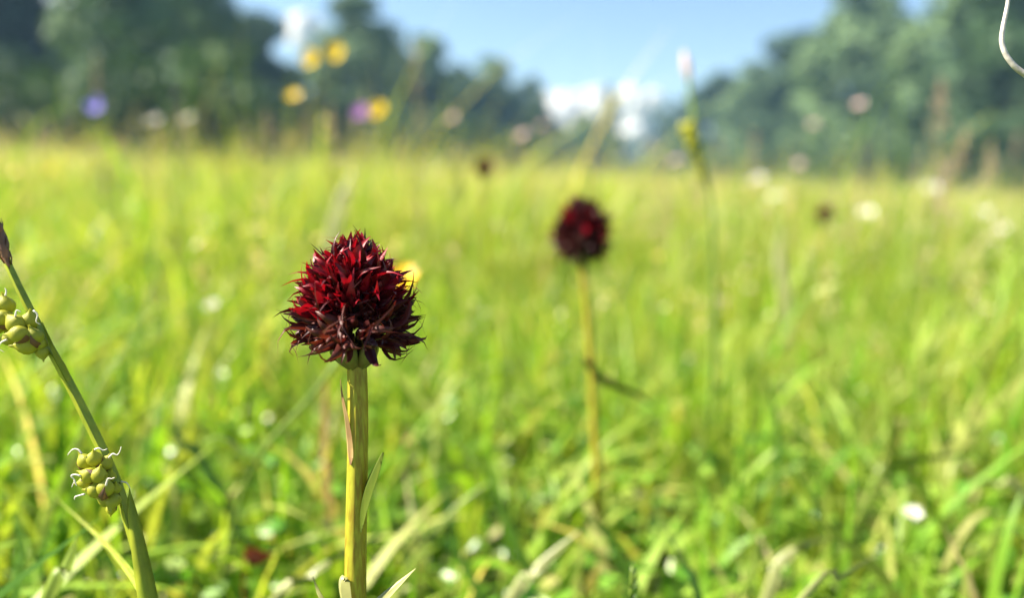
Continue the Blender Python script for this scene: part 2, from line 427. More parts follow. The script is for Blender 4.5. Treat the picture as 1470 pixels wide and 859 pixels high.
# shrubs closing the foot of both tree lines
def shrub_mesh(seed):
    g = np.random.default_rng(seed); rr = random.Random(seed); C = []; mb = MB()
    for k in range(16):
        c = np.array([rr.uniform(-1.3, 1.3), rr.uniform(-.9, .9), rr.uniform(.3, 1.5)]); s = rr.uniform(.4, .7)
        q = g.normal(size=(70, 3)); q /= np.linalg.norm(q, axis=1)[:, None]; C.append(c + q * s * g.uniform(.4, 1, 70)[:, None])
        tube(mb, [(c[0] * .2, c[1] * .2, -.05), tuple(c * .6), tuple(c)], [.03, .02, .008], 5)
    C = np.concatenate(C); C = C[C[:, 2] > .05]; V, Fq = leaf_faces(C, .17)
    return mb.mesh('branches', M['bark']), npmesh('foliage', V, Fq, M['crownA'], smooth=False)
SH = [shrub_mesh(k) for k in (1, 2, 3)]
def shrub(px, d, s, label, group):
    b = P(px, 260, d)
    e = empty('shrub', (b.x, b.y, 0), label, 'shrub', group)
    mw = Matrix.Translation((b.x, b.y, 0)) @ Matrix.Rotation(rng.uniform(0, 6.28), 4, 'Z') @ Matrix.Scale(s, 4)
    bm_, fm_ = rng.choice(SH); link('branches', bm_, e, mw); link('foliage', fm_, e, mw)
for rows, grp in ((tl, 'shrubs under the left trees'), (tr, 'shrubs under the right trees')):
    for a in rows:
        if a[0] in (868, 905) or 'back row' in a[5]: continue
        for q in (-1, 1):
            shrub(a[0] + q * rng.uniform(12, 26), a[2] - rng.uniform(2, 4), (1.6 if q > 0 else 1.0) * (.75 + a[2] / 90), ('taller' if q > 0 else 'lower') + ' shrub below the ' + a[5], grp)

# ------------------------------------------------------------------ clouds (far cumulus, real bodies)
def mat_cloud():
    c = bpy.data.materials.new('cloud_white'); c.use_nodes = True
    pb = c.node_tree.nodes['Principled BSDF']; pb.inputs['Base Color'].default_value = (.92, .92, .93, 1); pb.inputs['Roughness'].default_value = 1
    pb.inputs['Specular IOR Level'].default_value = 0
    nz = c.node_tree.nodes.new('ShaderNodeTexNoise'); nz.inputs['Scale'].default_value = .01
    tc = c.node_tree.nodes.new('ShaderNodeTexCoord'); c.node_tree.links.new(tc.outputs['Object'], nz.inputs['Vector'])
    mr = c.node_tree.nodes.new('ShaderNodeMapRange'); mr.inputs[3].default_value = .38; mr.inputs[4].default_value = .5
    c.node_tree.links.new(nz.outputs['Fac'], mr.inputs[0]); c.node_tree.links.new(mr.outputs[0], pb.inputs['Base Color'])
    return c
CLOUD = mat_cloud()
def cloud(boxes, d, label, seed):
    rr = random.Random(seed); mb = MB()
    for (x0, y0, x1, y1) in boxes:
        k = max(12, int((x1 - x0) * (y1 - y0) / 45))
        for i in range(k):
            px = rr.uniform(x0, x1); py = rr.uniform(y0, y1); s = rr.uniform(9, 20) / F_PX * d
            c = P(px, py, d + rr.uniform(-150, 150))
            blob(mb, c, (rr.gauss(0, 1), rr.gauss(0, 1), .4), s * 2, s * 2.1, 10, 7)
    o = link('cloud', mb.mesh('cloud', CLOUD)); tag(o, label, 'cloud', 'white clouds')
cloud([(790, 140, 862, 176), (795, 165, 850, 185)], 3200, 'small white cloud left of the slim pointed tree', 1)
cloud([(886, 142, 944, 165), (892, 165, 940, 225)], 3000, 'white cloud filling the sky gap between the two tree lines', 2)
cloud([(424, 34, 460, 62)], 3300, 'small white cloud showing behind the buttercups', 3)
cloud([(66, -20, 112, 8)], 3300, 'white cloud glimpsed between the dark spruce and the light green tree', 4)

# ------------------------------------------------------------------ meadow grass (uncountable)
SIGHT = []
for (px_, py_, d_, hw_) in ((1184, 324, .8, .03), (695, 262, .8, .03), (1243, 312, .95, .02), (1310, 750, .262, .06), (840, 640, .30, .05), (836, 380, .30, .09), (1020, 470, .42, .02), (1120, 395, .6, .02), (372, 818, .235, .08)):
    q_ = P(px_, py_, d_); SIGHT.append((math.atan2(q_.x, q_.y), math.hypot(q_.x, q_.y), q_.z, hw_))
def grass_field(n, rmin, rmax, amin, amax, hmean, wmean, seg, power=1.0, lean=.45, hsd=.3, near_guard=False, tint=0.0, tall=0.04):
    g = nr
    u = g.random(n); r = np.sqrt(rmin ** 2 + u ** power * (rmax ** 2 - rmin ** 2))
    a = g.uniform(amin, amax, n)           # angle from +Y, clockwise
    x = r * np.sin(a); y = r * np.cos(a)
    patch = .5 + .5 * np.sin(x * 5.1 + 2 * np.sin(y * 3.3)) * np.cos(y * 4.2 + 1.3 * np.sin(x * 2.2))
    big = .5 + .5 * np.sin(x * 1.9 + 1.7 * np.sin(y * 1.3 + .5)) * np.sin(y * 1.6 + 1.2 * np.sin(x * 1.1))
    h = hmean * np.clip(g.lognormal(0, hsd, n), .35, 2.6) * (.75 + .5 * patch) * (1 + (.9 * (big - .45)) * np.clip((r - .6) / .8, 0, 1))
    tallm = g.random(n) < tall; h = np.where(tallm, h * g.uniform(1.4, 2.2, n), h)
    if near_guard:
        lim = CAM_H - .60 * np.clip(y, 0.02, None) + np.clip((np.hypot(x, y) - .2) * .85, 0, 1)
        lim = np.where(y < .02, .07, lim)
        h = np.minimum(h, np.clip(lim, .012, 1))
    for (a_, d_, z_, hw_) in SIGHT:      # nothing taller than the line of sight before the things picked out below
        zl = CAM_H + (z_ - CAM_H) * r / d_
        h = np.where((np.abs(a - a_) < hw_) & (r < d_), np.minimum(h, np.clip(zl, .008, 9)), h)
    w = wmean * np.clip(g.lognormal(0, .35, n), .4, 2.2)
    az = g.uniform(0, 2 * np.pi, n); ln = np.abs(g.normal(0, lean, n)) * h; 
    curl = g.uniform(0, 1.1, n)
    fa = az + g.normal(0, .7, n) + np.pi / 2
    sx, sy = np.cos(fa), np.sin(fa)
    t = np.linspace(0, 1, seg + 1)
    T = t[None, :]
    off = ln[:, None] * (T ** 1.9)
    Z = h[:, None] * (T - .42 * curl[:, None] * T ** 3)
    cx = x[:, None] + np.cos(az)[:, None] * off; cy = y[:, None] + np.sin(az)[:, None] * off
    tw = g.normal(0, .8, n)[:, None] * T
    ca, sa = np.cos(tw), np.sin(tw)
    SX = sx[:, None] * ca - sy[:, None] * sa; SY = sx[:, None] * sa + sy[:, None] * ca
    prof = np.minimum(1, .6 + 1.6 * T) * np.clip(1 - T ** 2.4, .03, 1) * w[:, None] * .5
    A = np.stack([cx - SX * prof, cy - SY * prof, Z], -1); B = np.stack([cx + SX * prof, cy + SY * prof, Z + prof * .25], -1)
    V = np.stack([A, B], 2).reshape(-1, 3)
    base = (np.arange(n) * (seg + 1) * 2)[:, None] + (np.arange(seg) * 2)[None, :]
    Fq = np.stack([base, base + 1, base + 3, base + 2], -1).reshape(-1, 4)
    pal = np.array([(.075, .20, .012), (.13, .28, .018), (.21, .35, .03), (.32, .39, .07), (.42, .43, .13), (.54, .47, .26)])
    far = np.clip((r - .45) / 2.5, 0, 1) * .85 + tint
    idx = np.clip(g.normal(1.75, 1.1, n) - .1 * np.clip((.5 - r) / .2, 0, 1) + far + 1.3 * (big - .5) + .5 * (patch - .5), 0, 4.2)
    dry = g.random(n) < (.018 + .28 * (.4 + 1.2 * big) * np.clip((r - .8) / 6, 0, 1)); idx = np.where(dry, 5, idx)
    i0 = np.floor(idx).astype(int); i1 = np.minimum(i0 + 1, 5); fr = (idx - i0)[:, None]
    c = pal[i0] * (1 - fr) + pal[i1] * fr
    c = c * g.uniform(.8, 1.2, n)[:, None]
    Cc = np.repeat(c, (seg + 1) * 2, axis=0)
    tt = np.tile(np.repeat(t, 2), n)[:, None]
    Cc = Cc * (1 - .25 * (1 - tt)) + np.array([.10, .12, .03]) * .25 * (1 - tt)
    return V, Fq, Cc
parts = [
    grass_field(1500, .0, .22, 0, 2 * np.pi, .035, .0024, 5, near_guard=True),
    grass_field(1900, .2, .42, -1.15, 1.15, .062, .0036, 7, near_guard=True, tall=.06, lean=.6),
    grass_field(17000, .4, .9, -1.15, 1.15, .062, .0026, 6, near_guard=True, tall=.06, lean=.55),
    grass_field(2500, .2, .8, 1.15, 5.1, .045, .003, 4, near_guard=True),
    grass_field(62000, .85, 2.6, -1.1, 1.1, .075, .0030, 4, tall=.08, hsd=.38),
    grass_field(2600, 1.3, 5, -.85, .85, .15, .0022, 5, tall=.08, hsd=.3, tint=1.2, lean=.25),
    grass_field(2200, 1.1, 2.8, -.85, -.02, .16, .0017, 5, tall=.05, hsd=.22, tint=.8, lean=.3),
    grass_field(75000, 2.5, 9, -1.05, 1.05, .095, .007, 3, tall=.08, tint=.3, hsd=.38),
    grass_field(90000, 8.5, 75, -1.0, 1.0, .12, .03, 2, tall=.05, tint=.3, hsd=.35, power=1.4)]
Vs, Fs, Cs, n0 = [], [], [], 0
for V, Fq, Cc in parts:
    Vs.append(V); Fs.append(Fq + n0); Cs.append(Cc); n0 += len(V)
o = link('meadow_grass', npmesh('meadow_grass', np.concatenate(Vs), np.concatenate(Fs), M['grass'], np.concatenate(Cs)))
tag(o, 'sunlit yellow green meadow grass covering the ground', 'grass', kind='stuff')

# pale seeding grasses, thin culms each with a loose tuft of small husks
def seeders(n, rmin, rmax, a0, a1, h0, h1):
    g = nr; r = np.sqrt(g.uniform(rmin ** 2, rmax ** 2, n)); a = g.uniform(a0, a1, n)
    x = r * np.sin(a); y = r * np.cos(a); h = g.uniform(h0, h1, n)
    for (a_, d_, z_, hw_) in SIGHT: h = np.where((np.abs(a - a_) < hw_) & (r < d_), np.minimum(h, np.clip(CAM_H + (z_ - CAM_H) * r / d_, .01, 9) * .9), h)
    lx = g.normal(0, .12, n) * h; ly = g.normal(0, .12, n) * h
    t = np.array([0, .5, 1.0]); w = .0007
    cx = x[:, None] + lx[:, None] * t ** 1.7; cy = y[:, None] + ly[:, None] * t ** 1.7; cz = h[:, None] * t
    A = np.stack([cx - w, cy, cz], -1); B = np.stack([cx + w, cy, cz], -1)
    V1 = np.stack([A, B], 2).reshape(-1, 3); b = (np.arange(n) * 6)[:, None] + np.array([0, 2])[None]
    F1 = np.stack([b, b + 1, b + 3, b + 2], -1).reshape(-1, 4)
    C1 = np.tile(np.array([.36, .34, .12]), (len(V1), 1))
    m_ = 11; sp_ = g.uniform(.004, .010, n)
    ctr = np.stack([x + lx, y + ly, h], 1)[:, None, :] + np.stack([g.normal(0, 1, (n, m_)) * sp_[:, None] * .6, g.normal(0, 1, (n, m_)) * sp_[:, None] * .6, g.uniform(-1.6, .5, (n, m_)) * sp_[:, None] * 2], -1)
    V2, F2 = leaf_faces(ctr.reshape(-1, 3), .0042)
    pal = np.array([(.62, .55, .36), (.5, .4, .26), (.6, .46, .36), (.45, .46, .2)])
    C2 = np.repeat(pal[g.choice(4, n)] * g.uniform(.8, 1.15, n)[:, None], m_ * 4, axis=0)
    return np.vstack([V1, V2]), np.vstack([F1, F2 + len(V1)]), np.vstack([C1, C2])
Vs, Fs, Cs, n0 = [], [], [], 0
for V, Fq, Cc in (seeders(420, .75, 2.0, .12, .8, .09, .18), seeders(240, .8, 2.2, -.8, .15, .10, .22), seeders(1500, 1.8, 6, -.85, .85, .12, .25), seeders(60, .45, .8, -.7, .7, .07, .12)):
    Vs.append(V); Fs.append(Fq + n0); Cs.append(Cc); n0 += len(V)
o = link('seeding_grass', npmesh('seeding_grass', np.concatenate(Vs), np.concatenate(Fs), M['grass'], np.concatenate(Cs)))
tag(o, 'pale seeding meadow grasses mingled through the green grass', 'grass', kind='stuff')

# small round leaves (clover, thyme) between the blades
def cover(n, rmin, rmax, amax, size, zmax):
    g = nr
    r = np.sqrt(g.uniform(rmin ** 2, rmax ** 2, n)); a = g.uniform(-amax, amax, n); x = r * np.sin(a); y = r * np.cos(a)
    z = .004 + (zmax * (.45 + .55 * np.sin(x * 23 + 3 * np.sin(y * 17)) ** 2)) * g.random(n) ** 1.3 * np.clip((r - .05) / .25, .2, 1)
    for (a_, d_, z_, hw_) in SIGHT: z = np.where((np.abs(a - a_) < hw_) & (r < d_), np.minimum(z, np.clip((CAM_H + (z_ - CAM_H) * r / d_) * .9 - .002, .002, 9)), z)
    nrm = np.stack([g.normal(-.1, .5, n), g.normal(0, .5, n), np.ones(n)], 1); nrm /= np.linalg.norm(nrm, axis=1)[:, None]
    t1 = np.cross(nrm, g.normal(size=(n, 3))); t1 /= np.linalg.norm(t1, axis=1)[:, None]; t2 = np.cross(nrm, t1)
    s = size * g.uniform(.5, 1.5, n); c0 = np.stack([x, y, z], 1); V = []
    for k in range(6):
        w = k * np.pi / 3; V.append(c0 + t1 * (np.cos(w) * s)[:, None] + t2 * (np.sin(w) * s * .72)[:, None] + nrm * (np.cos(2 * w) * s * .12)[:, None])
    V = np.stack(V, 1).reshape(-1, 3); b = np.arange(n)[:, None] * 6
    Fq = np.concatenate([b + np.array([0, 1, 2, 3]), b + np.array([0, 3, 4, 5])])
    pal = np.array([(.08, .22, .02), (.15, .30, .03), (.25, .37, .05), (.34, .31, .11)])
    c = pal[g.choice(4, n, p=[.3, .4, .24, .06])] * g.uniform(.75, 1.25, n)[:, None]
    return V, Fq, np.repeat(c, 6, axis=0)
Vs, Fs, Cs, n0 = [], [], [], 0
for V, Fq, Cc in (cover(15000, .12, .6, 1.2, .0033, .05), cover(7000, .6, 1.6, 1.1, .0045, .045)):
    Vs.append(V); Fs.append(Fq + n0); Cs.append(Cc); n0 += len(V)
o = link('ground_cover', npmesh('ground_cover', np.concatenate(Vs), np.concatenate(Fs), M['cover'], np.concatenate(Cs)))
tag(o, 'low small leaved green plants carpeting the soil between the grass', 'ground cover', kind='stuff')

# ------------------------------------------------------------------ orchids
def tepal_mesh(name, L, Wd, bend, cup, mat, curl=0.0, nl=8):
    mb = MB(); v = []; f = []
    for i in range(nl):
        t = i / (nl - 1); w = Wd * .5 * (min(1, .45 + 1.9 * t) * max(.03, 1 - max(0, (t - .28) / .72) ** 1.35))
        ang = bend * t + curl * max(0, t - .5) ** 2 * 4
        y = L * t * math.cos(ang * .5); z = -L * t * math.sin(ang * .5)
        for s in (-1, -.5, 0, .5, 1):
            v.append((s * w, y, z + cup * w * (s * s)))
    for i in range(nl - 1):
        for j in range(4):
            a = i * 5 + j; f.append((a, a + 1, a + 6, a + 5))
    mb.add(v, f); return mb.mesh(name, mat)
def floret_mesh(mat):
    mb = MB()
    tube(mb, [(0, -.0035, 0), (0, -.001, 0), (0, .001, 0), (0, .0022, .0003)], [.0007, .0010, .0013, .0008], 7)
    blob(mb, (0, .0028, .0002), (0, 1, .2), .0028, .0016, 7, 5)
    return mb.mesh('floret', mat)
TEP = {'crimson': [tepal_mesh('tepal', .0060 * a, .0034 * b, c, d, M['crimson'], e) for a, b, c, d, e in
                   ((1, 1, .3, .5, 0), (1.1, .85, .75, .6, .5), (.9, 1.15, -.3, .7, .3), (1.05, 1, .5, .35, .9), (.85, .9, .1, .8, 0), (1.15, .7, .9, .4, .6))],
       'maroon': [tepal_mesh('tepal', .0058 * a, .0024 * b, c, d, M['maroon'], e) for a, b, c, d, e in
                  ((1, 1, .3, .6, 0), (1.15, .8, .7, .6, .6), (.9, 1.1, -.2, .8, .2), (1.2, .7, 1.0, .5, .5))],
       'wilt': [tepal_mesh('tepal', .0068 * a, .0017 * b, c, d, M['wilt'], e) for a, b, c, d, e in
                ((1, 1, .5, .9, .6), (1.25, .7, 1.1, 1.1, 1.2), (.8, 1.2, -.4, .8, -.8), (1.1, .8, .2, 1.2, 1.5))]}
FLO = {k: floret_mesh(M[{'crimson': 'crimson', 'maroon': 'core', 'wilt': 'wilt'}[k]]) for k in TEP}
BR = [tepal_mesh('bract', L_, .0011, b_, .7, M['maroon'], c_, 6) for L_, b_, c_ in ((.0085, .3, .2), (.0075, .7, .4), (.0095, -.3, 0))]

def frame_mat(org, ydir, up=None, roll=0.0):
    y = Vector(ydir).normalized()
    z = Vector(up) if up is not None else y.orthogonal()
    z = z - y * z.dot(y); z = z.normalized() if z.length > 1e-6 else y.orthogonal().normalized()
    x = y.cross(z)
    m_ = Matrix.Identity(4)
    for i in range(3): m_[i][0] = x[i]; m_[i][1] = y[i]; m_[i][2] = z[i]; m_[i][3] = org[i]
    return m_ @ Matrix.Rotation(roll, 4, 'Y') if roll else m_

def orchid_head(root, base, top, rmax, nflo, seed, detail=True, shape=1.0, low_skirt=True, smin=-.42, dark=.18, ov=1.0, cf=.52, af=.60):
    rr = random.Random(seed)
    base = Vector(base); top = Vector(top); ax = (top - base); Lh = ax.length; ax.normalize()
    tow = (CAM - base); tow -= ax * tow.dot(ax); tow.normalize(); rt = tow.cross(ax) * -1   # rt: to the right in the picture
    k = Lh / .0225
    cen = base + ax * (Lh * cf); b_ = Lh * .36; a_ = rmax * af
    mb = MB(); blob(mb, cen + ax * (b_ * .2), ax, b_ * 1.6, a_ * 1.6, 14, 10, tip=.15)
    link('flower_axis', mb.mesh('flower_axis', M['core']), root)
    for i in range(nflo):
        sn = smin + (.98 - smin) * (i + .5) / nflo; sn = min(.995, sn)
        an = i * 2.39996 + rr.gauss(0, .12); cs = math.sqrt(max(0, 1 - sn * sn))
        hor = rt * math.cos(an) + tow * math.sin(an)
        pos = cen + hor * (a_ * cs * (1 - shape * .25 * max(0, sn))) + ax * (b_ * sn)
        n = (hor * cs + ax * (sn * .9 + .42)).normalized()
        if sn > .55: n = (n + ax * (sn - .45) * 1.2).normalized()
        kind = 'crimson'
        if sn < -.22: kind = 'wilt' if rr.random() < .7 else 'maroon'
        elif rr.random() < dark: kind = 'maroon'
        if sn < -.25 and low_skirt: n = (n - ax * rr.uniform(-.1, .2) + hor * .2).normalized()
        fm = frame_mat(pos, n, ax, rr.uniform(0, 6.28)) @ Matrix.Scale(k * rr.uniform(.85, 1.1) * (.82 if sn < -.22 else 1), 4)
        fl = link('floret', FLO[kind], root, fm)
        nt_ = 6 if detail else 4
        for j in range(nt_):
            bud = max(0, sn - .72) * 2.6
            tilt = rr.uniform(.25, .8) * (1 - .75 * bud)
            if kind == 'wilt': tilt = rr.uniform(.2, 1.3)
            ph = j * 2 * math.pi / nt_ + rr.gauss(0, .18)
            loc = fm @ Matrix.Rotation(ph, 4, 'Y') @ Matrix.Rotation(-tilt, 4, 'X').inverted() @ Matrix.Rotation(rr.gauss(0, .25), 4, 'Y') @ Matrix.Translation((0, .0006, 0)) @ Matrix.Scale(1 - .25 * min(1, bud), 4) @ Matrix.Diagonal((rr.uniform(.55, 1.1), rr.uniform(.72, 1.22), rr.uniform(.5, 1.6), 1))
            link('tepal', rr.choice(TEP[kind]), fl, loc)
        if detail and i % 4 == 0:
            bm_ = frame_mat(pos - n * .001 * k, (n + Vector((rr.gauss(0, .2), rr.gauss(0, .2), rr.gauss(0, .2)))).normalized(), ax, rr.uniform(0, 6.28)) @ Matrix.Scale(k * rr.uniform(.8, 1.1), 4)
            link('bract', rr.choice(BR), root, bm_)
    # green ovaries bulging out of the stem top
    for i in range(10 if detail else 7):
        an = i * 2 * math.pi / 10 + rr.gauss(0, .12); hor = rt * math.cos(an) + tow * math.sin(an)
        p0 = base - ax * (Lh * .05) + hor * (rmax * .10); p1 = base + ax * (Lh * .04) + hor * (rmax * rr.uniform(.20, .26))
        p2 = base + ax * (Lh * .15) + hor * (rmax * rr.uniform(.34, .40)); p3 = base + ax * (Lh * .30) + hor * (rmax * .44)
        mb = MB(); tube(mb, spline([p0, p1, p2, p3], 9), np.array([.3, .6, .95, 1.2, 1.3, 1.25, 1.05, .8, .5]) * .00125 * k * ov, 8, ridge=.05)
        link('ovary', mb.mesh('ovary', M['ovary']), root)
    return cen, ax, rt, tow, k

def stem_to_ground(path, r0, r1, n=22, ridge=.04, ns=12):
    last = path[-1]; prev = path[-2]; d = (last - prev)
    if last.z > 0:
        d.z = min(d.z, -.3 * d.length); d = d / -d.z
        g_ = last + d * last.z * .85; g_.z = -.004
        path = path + [last.lerp(g_, .5), g_]
    mb = MB(); sp = spline(path, n); tube(mb, sp, np.linspace(r0, r1, n), ns, ridge=ridge)
    return mb, sp

D1 = .13
pth = [P(511, 512, D1), P(513, 540, D1), P(514, 600, D1), P(513, 680, D1), P(511, 770, D1), P(510, 859, D1)]
mb, sp = stem_to_ground(pth, .00152, .0018, ridge=.07, ns=20)
hero = empty('vanilla_orchid', (sp[-1].x, sp[-1].y, 0), 'large sharp dark red orchid flower head on a thick yellow green stem', 'orchid', 'dark red meadow orchids')
link('stem', mb.mesh('stem', M['stem']), hero)
cen, ax, rt, tow, k = orchid_head(hero, P(511, 524, D1), P(505, 359, D1), .0081, 84, 3, shape=1.9)
rr = random.Random(8)
# wilted, stringy lower florets that stick out at both sides
for (sx, sy, dx, dy, tz, knd) in ((560, 470, 1, .25, .2, 'wilt'), (556, 488, 1, -.05, .3, 'wilt'), (550, 488, 1, -.15, .1, 'maroon'), (560, 450, 1, .7, -.1, 'maroon'),
                                   (455, 478, -1, .05, .2, 'wilt'), (465, 484, -1, -.12, .3, 'wilt'), (452, 462, -1, .25, .1, 'maroon'), (480, 488, -.7, -.3, .5, 'wilt'),
                                   (548, 492, .8, -.3, .4, 'wilt'), (520, 478, .2, .1, 1, 'wilt'), (495, 470, -.2, .1, 1, 'wilt'), (500, 492, -.2, -.35, 1, 'wilt'), (528, 490, .3, -.3, 1, 'maroon'), (485, 484, -.4, -.25, .8, 'wilt')):
    pos = P(sx, sy, D1 - tz * .007); n = (rt * dx + ax * dy + tow * tz).normalized()
    fm = frame_mat(pos, n, ax, rr.uniform(0, 6)) @ Matrix.Scale(.85, 4)
    fl = link('floret', FLO[knd], hero, fm)
    for j in range(5):
        loc = fm @ Matrix.Rotation(j * 1.256 + rr.gauss(0, .3), 4, 'Y') @ Matrix.Rotation(rr.uniform(.1, .9), 4, 'X') @ Matrix.Scale(rr.uniform(.8, 1.2), 4)
        link('tepal', rr.choice(TEP[knd]), fl, loc)
for pts, w in (([(560, 478), (580, 486), (598, 484), (608, 488)], .0006), ([(535, 492), (552, 494), (566, 500), (568, 518)], .0012), ([(552, 470), (575, 462), (585, 445), (588, 430)], .0014),
               ([(470, 470), (450, 468), (430, 462)], .0007), ([(475, 480), (455, 492), (432, 496)], .0010)):
    mb = MB(); blade(mb, spline([P(x, y, D1 - .004) for x, y in pts], 10), w, tow + rt * .3, .8, prof=lambda t: .5 + .5 * math.sin(math.pi * min(1, t * 1.1)) if t < .95 else .1)
    tag(link('withered_tepal', mb.mesh('withered_tepal', M['wilt']), hero))
# leaves on the stem
def leaf_px(root, name, pts, d, w, mat, n=14, fold=.5, prof=None, side=None, thick=.00012, twist=0.0):
    mb = MB(); path = [P(p[0], p[1], p[2] if len(p) > 2 else d) for p in pts]
    blade(mb, spline(path, n), w, side or (_r + _f * -.25), fold, prof=prof, thick=thick, twist=twist)
    return link(name, mb.mesh(name, mat), root)
lance = lambda t: min(1, .35 + 2.2 * t) * max(.03, 1 - t ** 1.8)
leaf_px(hero, 'stem_leaf', [(503, 668), (501, 640), (497, 605), (491, 570), (489, 545)], D1 - .0016, .0016, M['bractdry'], prof=lambda t: min(1, .15 + 5 * t) * max(.06, 1 - t ** .9), fold=.9)
leaf_px(hero, 'stem_leaf', [(517, 765), (519, 735), (526, 705), (537, 678), (550, 650)], D1 - .0015, .0017, M['bract'], prof=lambda t: max(.06, math.sin(math.pi * min(1, .04 + t * .93)) ** .8), fold=1.1)
leaf_px(hero, 'stem_leaf', [(512, 900), (530, 880), (560, 850), (597, 817)], D1 - .001, .0024, M['pale'], prof=lance)
leaf_px(hero, 'stem_leaf', [(506, 920), (490, 890), (462, 862), (449, 828)], D1 + .002, .0018, M['pale'], prof=lance)
leaf_px(hero, 'stem_leaf', [(508, 900), (497, 870), (492, 846), (493, 832), (499, 832)], D1 - .002, .0028, M['pale'], prof=lambda t: max(.25, 1 - t ** 3), fold=.9)

D2 = .30
pth = [P(835, 372, D2), P(838, 400, D2), P(845, 470, D2), P(851, 560, D2), P(856, 650, D2), P(858, 735, D2)]
mb, sp = stem_to_ground(pth, .0013, .0022)
o2 = empty('vanilla_orchid', (sp[-1].x, sp[-1].y, 0), 'blurred orchid with an egg shaped brownish red head, shade coloured leaf halfway up its stem', 'orchid', 'dark red meadow orchids')
link('stem', mb.mesh('stem', M['stem']), o2)
orchid_head(o2, P(836, 379, D2), P(834, 284, D2), .0088, 74, 21, detail=True, shape=1.9, low_skirt=False, smin=-.80, dark=.7, ov=.5, cf=.44, af=.68)
leaf_px(o2, 'stem_leaf', [(848, 530), (868, 545), (892, 556), (920, 570), (948, 592)], D2 - .003, .0042, M['shadeleaf'], prof=lance)
leaf_px(o2, 'stem_leaf', [(852, 530), (843, 522), (834, 514)], D2 - .003, .0034, M['maroon'], prof=lance)  # left part of the same leaf, its shade also put into the colour
# two more, far off in the grass
for (x, y0, y1, d, r_, lab) in ((1184, 295, 322, .8, .0092, 'tiny distant orchid head, a dark dot in the grass beside a white flower'),
                               (695, 227, 259, .8, .0092, 'small distant orchid head at the grass edge below the dark trees')):
    pth = [P(x, y1 - 2, d), P(x + 1, y1 + 40, d), P(x + 2, y1 + 80, d)]
    mb, sp = stem_to_ground(pth, .0013, .0018, 10, ns=6)
    e = empty('vanilla_orchid', (sp[-1].x, sp[-1].y, 0), lab, 'orchid', 'dark red meadow orchids')
    link('stem', mb.mesh('stem', M['stem']), e)
    orchid_head(e, P(x, y1, d), P(x, y0, d), r_, 34, 5, detail=False, low_skirt=False, smin=-.8, dark=.6, ov=.5)

# ------------------------------------------------------------------ sedges
def utricle_mesh():
    mb = MB(); v = []
    prof = [(0, .18), (.1, .5), (.25, .86), (.42, 1), (.56, .93), (.69, .70), (.80, .40), (.90, .17), (1.04, .09)]
    ns = 12; f = []
    for j, (t, w) in enumerate(prof):
        for q in range(ns):
            an = 2 * math.pi * q / ns; rdg = 1 - .05 * (q % 3 == 0)
            v.append((math.cos(an) * w * .5 * rdg, (t - .1), math.sin(an) * w * .5 * rdg * .92 + .12 * t * t))
    for j in range(len(prof) - 1):
        for q in range(ns):
            q2 = (q + 1) % ns; f.append((j * ns + q, (j + 1) * ns + q, (j + 1) * ns + q2, j * ns + q2))
    mb.add(v, f); return mb.mesh('utricle', M['olive'])
UTR = utricle_mesh()
mb = MB(); blade(mb, spline([(.25, -.12, 0), (.47, .08, 0), (.53, .3, 0), (.50, .52, 0)], 7), .55, (0, 0, 1), -.45, prof=lambda t: max(.08, 1 - t ** 1.4)); SCL = mb.mesh('scale', M['brown'])
def style_curl(root, pts, d, r_=.00013):
    mb = MB(); sp_ = spline([P(x, y, d) for x, y in pts], 12)
    tube(mb, sp_, np.linspace(r_ * 1.3, r_ * .45, 12), 5); return link('style', mb.mesh('style', M['stylewhite']), root)

DS = .128
pth = [P(-14, 300, DS + .004), P(-4, 335, DS + .003), P(8, 372, DS + .002), P(20, 400, DS + .001), P(40, 441, DS), P(63, 486, DS), P(85, 526, DS), P(108, 570, DS), P(132, 618, DS), P(152, 660, DS), P(172, 710, DS), P(190, 772, DS), P(205, 825, DS), P(214, 859, DS)]
last = pth[-1]
pth += [P(228, 930, DS), P(238, 1010, DS)]
g_ = P(246, 1090, DS); g_.z = -.003; pth.append(g_)
mb = MB(); n = 60; spd = spline(pth, n)
tube(mb, spd, [.00056 + .00040 * min(1, i / 28) for i in range(n)], 3)
sedge = empty('sedge', (g_.x, g_.y, 0), 'leaning green sedge in sharp focus with two clusters of olive fruits', 'sedge', 'fruiting sedges')
link('stem', mb.mesh('stem', M['sedge'], False), sedge)
# brown male spike
mb = MB(); a_, b_ = P(14, 386, DS + .001), P(-22, 282, DS + .004); axs = (b_ - a_)
blob(mb, a_.lerp(b_, .5), axs, axs.length, .0022, 10, 12)
spk = link('male_spike', mb.mesh('male_spike', M['brown']), sedge)
for i in range(26):
    t = .06 + .88 * i / 26; mb = MB(); c0 = a_.lerp(b_, t); an = i * 2.4; d0 = axs.normalized(); s0 = d0.orthogonal().normalized(); s0 = Quaternion(d0, an) @ s0
    w = .0011 * math.sin(math.pi * min(1, t + .12)) ** .6
    blade(mb, [c0 + s0 * w * .7, c0 + s0 * w * 1.15 + d0 * .0012, c0 + s0 * w * 1.2 + d0 * .0026], .0013, d0.cross(s0), .3, prof=lambda q: max(.1, 1 - q * q))
    link('scale', mb.mesh('scale', M['brown']), spk)
